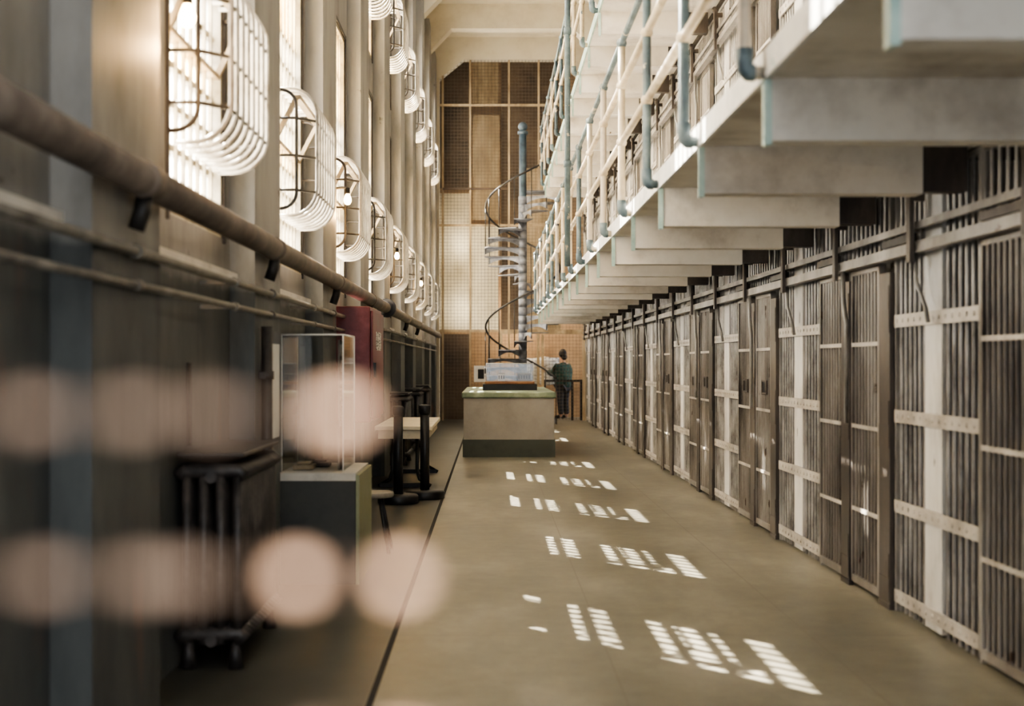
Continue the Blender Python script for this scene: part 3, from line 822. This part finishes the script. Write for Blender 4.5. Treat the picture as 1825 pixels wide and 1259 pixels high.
# ------------------------------------------------------------------ spiral stair
sx, sy, R = .76, 33.35, .9
t = thing('spiral_staircase', (sx, sy, 0), 'grey cast iron spiral staircase with blue-grey pole at the far end', 'staircase')
m = MB(); m.tube([(0,0,0),(0,0,6.95)], .085, 16); m.build('pole', M['pole'], t)
m = MB(); m.sphere((0,0,7.04), .11, 14, 10); m.tube([(0,0,6.86),(0,0,6.93)], .12, 16); m.build('finial', M['pole'], t)
nstep = 14
def th(z): return (z-ZF2)/T*2*PI
zz = .2
first_t = None
i = 0
zs = []
while zz <= ZF2+T+.01:
    zs.append(zz); zz += .2
for z in zs:
    a = th(z); a0 = a - PI/nstep*1.1; a1 = a + PI/nstep*1.1
    m = MB()
    # tread wedge plate
    poly = []
    for an in (a0, (a0+a1)/2, a1): poly.append((R*math.cos(an), R*math.sin(an)))
    poly += [(.1*math.cos(a1+.3), .1*math.sin(a1+.3)), (.1*math.cos(a0-.3), .1*math.sin(a0-.3))]
    m.prism(poly, 'z', z-.02, z)
    # arched riser under the leading edge
    for an in (a0,):
        d = Vector((math.cos(an), math.sin(an), 0)); nn = Vector((-d.y, d.x, 0))*.006
        N_ = 10; prof = []
        for q in range(N_+1):
            s = .1 + (R-.1)*q/N_
            u = (q/N_*2-1)
            prof.append((s, -.02-.145*(.28+.72*(abs(u)**2.0))))
        b = len(m.v)
        for (s, dz) in prof:
            for sg in (-1, 1):
                for zv in (z-.02, z+dz):
                    p = d*s + nn*sg; m.v.append((p.x, p.y, zv))
        for q in range(N_):
            o = b+q*4; o2 = o+4
            m.face((o, o2, o2+1, o+1)); m.face((o+2, o+3, o2+3, o2+2)); m.face((o+1, o2+1, o2+3, o+3)); m.face((o, o+2, o2+2, o2))
    m.tube([(0,0,z-.19),(0,0,z)], .1, 14)
    m.build('tread', M['stair'], t)
    # baluster at outer edge
    m = MB(); m.tube([(R*.97*math.cos(a0), R*.97*math.sin(a0), z-.15), (R*.97*math.cos(a0), R*.97*math.sin(a0), z+.92)], .013, 6); m.build('baluster', M['stair_dark'], t)
def helix(zo, z_from, z_to, r):
    pts = []
    n_ = int((z_to-z_from)/.08)
    for q in range(n_+1):
        z = z_from + (z_to-z_from)*q/n_
        a = th(z) - PI/nstep*1.1
        pts.append((r*math.cos(a), r*math.sin(a), z+zo))
    return pts
m = MB(); m.tube(helix(.93, .2, ZF2+T, R*.97), .024, 8); m.build('handrail', M['stair_dark'], t)
m = MB(); m.prism([(.08,-.45),(1.0,-.45),(1.0,.30),(.08,.30)], 'z', ZF2+T-.03, ZF2+T-.005); m.build('landing', M['stair'], t)

# ------------------------------------------------------------------ far mesh partition
t = thing('mesh_partition', (0, YE, 0), 'tall wire mesh screen with tan frames filling the far end', 'mesh screen')
Xl, Xr_ = XP+.08, XR-.02
topz = 9.36
for px_ in (789, 838, 907, 960):
    X, _ = P(px_, 0, YE)
    m = MB(); m.box(X-.025,X+.025,-.03,.03,0,8.95 if px_ < 830 else topz); m.build('post', M['tan'], t)
for py_, w in ((188, .06), (402, .06), (590, .07)):
    _, Z = P(0, py_, YE)
    m = MB(); m.box(Xl,Xr_,-.045,-.031,Z-w/2,Z+w/2); m.build('rail', M['tan'], t)
_, Z = P(0, 337, YE); Xa, _ = P(789, 0, YE); Xb, _ = P(905, 0, YE)
m = MB(); m.box(Xa,Xb,-.045,-.031,Z-.03,Z+.03); m.build('rail', M['brown'], t)
# lower frames round doorways
for pa, pb_ in ((893, 959), (967, 1040)):
    Xa, Za = P(pa, 596, YE); Xb, _ = P(pb_, 0, YE)
    m = MB(); m.box(Xa-.035,Xa+.035,-.06,-.046,0,Za); m.box(Xb-.035,Xb+.035,-.06,-.046,0,Za); m.box(Xa-.035,Xb+.035,-.06,-.046,Za,Za+.08); m.build('door_frame', M['tan'], t)
m = MB()
sp = .088
x = Xl+.03
while x < Xr_:
    ztop = topz if x > XP+.75 else 8.9 + (x-Xl)*.8
    if x > 1.75: ztop = 9.36-(x-1.75)*.8
    m.box(x-.004,x+.004,-.004,.004,.02,ztop); x += sp
z = .05
while z < topz:
    xa = Xl if z < 8.9 else Xl+(z-8.86)*1.2
    xb = Xr_ if z < 8.9 else Xr_-(z-8.86)*1.2
    m.box(xa,xb,.0045,.0125,z-.004,z+.004); z += sp
m.build('wire_mesh', M['wire'], t)
m = MB(); zt = 1.06
m.box(P(968,0,YE+.25)[0], P(1040,0,YE+.25)[0], YE+.2, YE+.3, zt-.06, zt)
for xx in (P(970,0,YE+.25)[0], P(1020,0,YE+.25)[0], P(1036,0,YE+.25)[0]): m.box(xx-.03,xx+.03,YE+.21,YE+.29,0,zt-.06)
tag(m.build('barrier_rail', M['black']), 'dark waist-high rail behind the mesh in front of the person', 'rail')
# framed print
X, Z = P(855, 666, YE-.2)
t = thing('framed_print', (X, YE-.1, Z-.22), 'small white-mounted framed print at the foot of the mesh screen', 'picture')
m = MB(); m.box(-.15,.15,0,.02,0,.42); m.build('frame', M['white'], t)
m = MB(); m.box(-.05,.11,-.003,-.0005,.08,.33); m.build('picture', M['black'], t)

# ------------------------------------------------------------------ person behind the mesh
def skin_obj(name, joints, bones, mat, parent, sub=2):
    me = bpy.data.meshes.new(name)
    names = list(joints); ix = {n_: i for i, n_ in enumerate(names)}
    me.from_pydata([joints[n_][0] for n_ in names], [(ix[a], ix[b]) for a, b in bones], [])
    me.materials.append(mat)
    o = bpy.data.objects.new(name, me); COL.objects.link(o)
    md = o.modifiers.new('Skin', 'SKIN'); md.use_smooth_shade = True
    sv = me.skin_vertices[0] if me.skin_vertices else None
    for n_ in names:
        r = joints[n_][1]
        if not isinstance(r, tuple): r = (r, r)
        me.skin_vertices[0].data[ix[n_]].radius = r
    me.skin_vertices[0].data[0].use_root = True
    s = o.modifiers.new('Sub', 'SUBSURF'); s.levels = sub; s.render_levels = sub
    if parent: o.parent = parent
    return o
def add_skin_layer(me): pass
YPn = YE+1.15
px_ = P(1004, 0, YPn)[0]
t = thing('person', (px_, YPn, 0), 'person in a dark green plaid jacket holding a big open sheet behind the mesh', 'person', rz=-PI/4)
# facing -X; x forward is negative
J = {
 'pelvis': ((0,0,.95),(.16,.13)), 'waist': ((-.01,0,1.1),(.15,.12)), 'chest': ((-.01,0,1.33),(.19,.13)), 'neck0': ((-.01,0,1.49),(.09,.08)), 'neck': ((-.03,0,1.56),(.055,.055)),
 'head0': ((-.045,0,1.64),(.075,.08)), 'head1': ((-.05,0,1.74),(.085,.095)), 'head2': ((-.035,0,1.81),(.06,.07)),
 'shL': ((-.01,.19,1.43),.07), 'elL': ((-.18,.24,1.20),.05), 'wrL': ((-.42,.20,1.28),.036), 'haL': ((-.50,.19,1.30),.04),
 'shR': ((-.01,-.19,1.43),.07), 'elR': ((-.18,-.24,1.20),.05), 'wrR': ((-.42,-.18,1.28),.036), 'haR': ((-.50,-.17,1.30),.04),
 'hipL': ((0,.10,.88),.10), 'knL': ((-.02,.11,.50),.07), 'anL': ((.02,.11,.09),.045), 'toL': ((-.14,.12,.04),.038),
 'hipR': ((0,-.10,.88),.10), 'knR': ((-.02,-.11,.50),.07), 'anR': ((.02,-.11,.09),.045), 'toR': ((-.14,-.12,.04),.038),
}
B = [('pelvis','waist'),('waist','chest'),('chest','neck0'),('neck0','neck'),('neck','head0'),('head0','head1'),('head1','head2'),
 ('chest','shL'),('shL','elL'),('elL','wrL'),('wrL','haL'),('chest','shR'),('shR','elR'),('elR','wrR'),('wrR','haR'),
 ('pelvis','hipL'),('hipL','knL'),('knL','anL'),('anL','toL'),('pelvis','hipR'),('hipR','knR'),('knR','anR'),('anR','toR')]
def skin_mesh(name, J, B, mat, parent, sub=2):
    import bmesh
    bm = bmesh.new(); lay = bm.verts.layers.skin.verify(); vv = {}
    for i, (n_, (p, r)) in enumerate(J.items()):
        v = bm.verts.new(p); vv[n_] = v
        v[lay].radius = r if isinstance(r, tuple) else (r, r); v[lay].use_root = (i == 0)
    for a, b in B: bm.edges.new((vv[a], vv[b]))
    me = bpy.data.meshes.new(name); bm.to_mesh(me); bm.free(); me.materials.append(mat)
    o = bpy.data.objects.new(name, me); COL.objects.link(o); o.parent = parent
    md = o.modifiers.new('Skin', 'SKIN'); md.use_smooth_shade = True
    s = o.modifiers.new('Sub', 'SUBSURF'); s.levels = sub; s.render_levels = sub
    return o
skin_mesh('body', J, B, M['skin'], t)
Jj = {'pelvis': ((0,0,.76),(.25,.25)), 'waist': ((-.01,0,1.06),(.24,.24)), 'chest': ((-.01,0,1.32),(.25,.24)), 'neck0': ((-.01,0,1.46),(.12,.11)), 'collar': ((-.015,0,1.52),(.085,.08)),
 'shL': ((-.01,.24,1.40),.11), 'elL': ((-.18,.25,1.19),.09), 'wrL': ((-.40,.205,1.275),.055), 'shR': ((-.01,-.24,1.40),.11), 'elR': ((-.18,-.25,1.19),.09), 'wrR': ((-.40,-.185,1.275),.055)}
Bj = [('pelvis','waist'),('waist','chest'),('chest','neck0'),('neck0','collar'),('chest','shL'),('shL','elL'),('elL','wrL'),('chest','shR'),('shR','elR'),('elR','wrR')]
skin_mesh('jacket', Jj, Bj, M['plaid'], t)
Jt = {'pelvis': ((0,0,.92),(.18,.15)), 'hipL': ((0,.10,.84),.12), 'knL': ((-.02,.11,.50),.09), 'anL': ((.02,.11,.10),.075), 'hipR': ((0,-.10,.84),.12), 'knR': ((-.02,-.11,.50),.09), 'anR': ((.02,-.11,.10),.075)}
skin_mesh('trousers', Jt, [('pelvis','hipL'),('hipL','knL'),('knL','anL'),('pelvis','hipR'),('hipR','knR'),('knR','anR')], M['trouser'], t)
m = MB(); m.sphere((-.02,0,1.745), .118, 14, 10, (1.0,.92,1.12)); m.sphere((.03,0,1.66), .09, 12, 8, (1,.9,1)); m.build('hair', M['hair'], t)
for y in (-.03, .03):
    m = MB(); m.sphere((-.135,y,1.735), .012, 8, 6); m.build('eye', M['white'], t)
m = MB(); m.sphere((-.148,0,1.705), .016, 8, 6, (1.2,.8,1.3)); m.build('nose', M['skin'], t)
for y in (-.12, .12):
    m = MB(); m.tube([(.0,y*.95,.085),(-.16,y*1.05,.04)], .05, 10, rr=[.05,.045]); m.build('shoe', M['black'], t)
for s_ in (1, -1):
    for f in range(4):
        m = MB(); y = s_*.18; m.tube([(-.51,y+s_*.01,1.27+f*.022),(-.545,y+s_*.005,1.268+f*.022),(-.565,y-s_*.02,1.268+f*.022),(-.55,y-s_*.045,1.268+f*.022)], .0095, 6); m.build('finger', M['skin'], t)
    m = MB(); m.tube([(-.49,y,1.335),(-.52,y-s_*.02,1.352),(-.55,y-s_*.035,1.345)], .011, 6); m.build('thumb', M['skin'], t)
# open sheet
m = MB()
nx = 9
xl = px_-.56
(Xa, Zt) = P(938, 638, YPn); (_, Zb) = P(0, 690, YPn)
for i in range(nx):
    pass
pts = []
for i in range(nx+1):
    u = i/nx
    x = Xa + (px_-.08-Xa)*u
    y = YPn + .16 + .07*math.sin(u*PI*2.1) + .34*u
    pts.append((x, y, Zt - .02*math.sin(u*9)+.02*u, Zb + .10*u + .03*math.sin(u*7)))
b = len(m.v)
for (x, y, zt_, zb_) in pts:
    for j in range(5):
        m.v.append((x, y + .03*math.sin(j*1.3), zb_ + (zt_-zb_)*j/4))
for i in range(nx):
    for j in range(4):
        m.face((i*5+j, (i+1)*5+j, (i+1)*5+j+1, i*5+j+1), True)
o = m.build('map_sheet', M['paper'])
sd = o.modifiers.new('Solid', 'SOLIDIFY'); sd.thickness = .003
tag(o, 'large pale creased map held open by the person behind the mesh', 'map')

# ------------------------------------------------------------------ added glowing beads on wires, blurred into glint discs
t = thing('glint_bead_stand', (-.235, .47, 0), 'blurred close-up wire stand with added glowing beads for glints at left', 'glint beads')
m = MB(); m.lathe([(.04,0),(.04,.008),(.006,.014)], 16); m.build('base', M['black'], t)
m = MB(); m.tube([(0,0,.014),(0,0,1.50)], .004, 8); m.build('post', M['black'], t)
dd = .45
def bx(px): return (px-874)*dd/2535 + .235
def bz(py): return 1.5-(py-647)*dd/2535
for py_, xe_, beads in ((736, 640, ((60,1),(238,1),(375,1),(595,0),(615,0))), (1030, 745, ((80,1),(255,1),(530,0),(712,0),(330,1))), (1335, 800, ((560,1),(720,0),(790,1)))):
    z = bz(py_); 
    m = MB(); m.tube([(0,0,z),(.02,dd-.47,z),(bx(xe_),dd-.47,z)], .0011, 6); w = m.build('wire', M['glow_wire'], t)
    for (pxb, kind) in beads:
        m = MB(); m.sphere((bx(pxb), dd-.47, z), .0042, 12, 8, (1.8 if kind else 1.35,1,.9)); m.build('lamp', M['bead_cool'] if kind else M['bead'], w)  # each one an added emissive bead imitating a glint, not a bulb

# ------------------------------------------------------------------ lights
S = bpy.data.lights.new('sun', 'SUN'); S.energy = 60; S.angle = .006; S.color = (1,.93,.80)
so = bpy.data.objects.new('sun', S); COL.objects.link(so)
d = Vector((1, -1.27, -1.28)).normalized()
so.rotation_euler = d.to_track_quat('-Z', 'Y').to_euler()
so.location = (-8, 20, 12)
# fill lamps added under the closed ceiling, out of frame, to brighten the corridor
for y in (7, 14, 21, 28):
    L = bpy.data.lights.new('ceiling_fill_lamp', 'AREA'); L.shape = 'RECTANGLE'; L.size = 2.2; L.size_y = 2.6; L.energy = PI*5.7*1.0; L.color = (.92,.96,1)
    o = bpy.data.objects.new('ceiling_fill_lamp', L); COL.objects.link(o); o.location = (.2, y, CEIL-.05)
# unseen fill lamps added behind the screen to brighten panels and map
for (x, y, z, e, c, sz) in ((.9, YE+1.5, 2.9, 60, (1,.8,.55), .5), (-.7, YE+.4, 2.9, 9, (1,.9,.7), .35), (-.75, YE+.4, 4.6, 9, (1,.9,.7), .35), (.3, YE+.35, 2.0, 10, (1,.9,.74), .3)):
    L = bpy.data.lights.new('room_fill_lamp', 'POINT'); L.energy = e; L.color = c; L.shadow_soft_size = sz
    o = bpy.data.objects.new('room_fill_lamp', L); COL.objects.link(o); o.location = (x, y, z)
w = bpy.data.worlds.new('World'); SC.world = w; w.use_nodes = True
bg = w.node_tree.nodes['Background']; bg.inputs[0].default_value = (.91,.955,1,1); bg.inputs[1].default_value = 1.8

# ------------------------------------------------------------------ camera and look
cd = bpy.data.cameras.new('camera'); cam = bpy.data.objects.new('camera', cd); COL.objects.link(cam)
cam.location = (0,0,1.5); cam.rotation_euler = (PI/2,0,0)
cd.sensor_width = 36; cd.lens = 36*2535/1825
cd.shift_x = (912.5-874)/1825; cd.shift_y = (647-629.5)/1825
cd.clip_start = .05
cd.dof.use_dof = True; cd.dof.focus_distance = 17; cd.dof.aperture_fstop = 1.8
SC.camera = cam
SC.view_settings.view_transform = 'AgX'
SC.view_settings.look = 'AgX - Medium High Contrast'
SC.view_settings.exposure = 1.15
SC.cycles.use_denoising = True
SC.cycles.max_bounces = 8; SC.cycles.diffuse_bounces = 5; SC.cycles.transparent_max_bounces = 16
SC.cycles.sample_clamp_indirect = 6
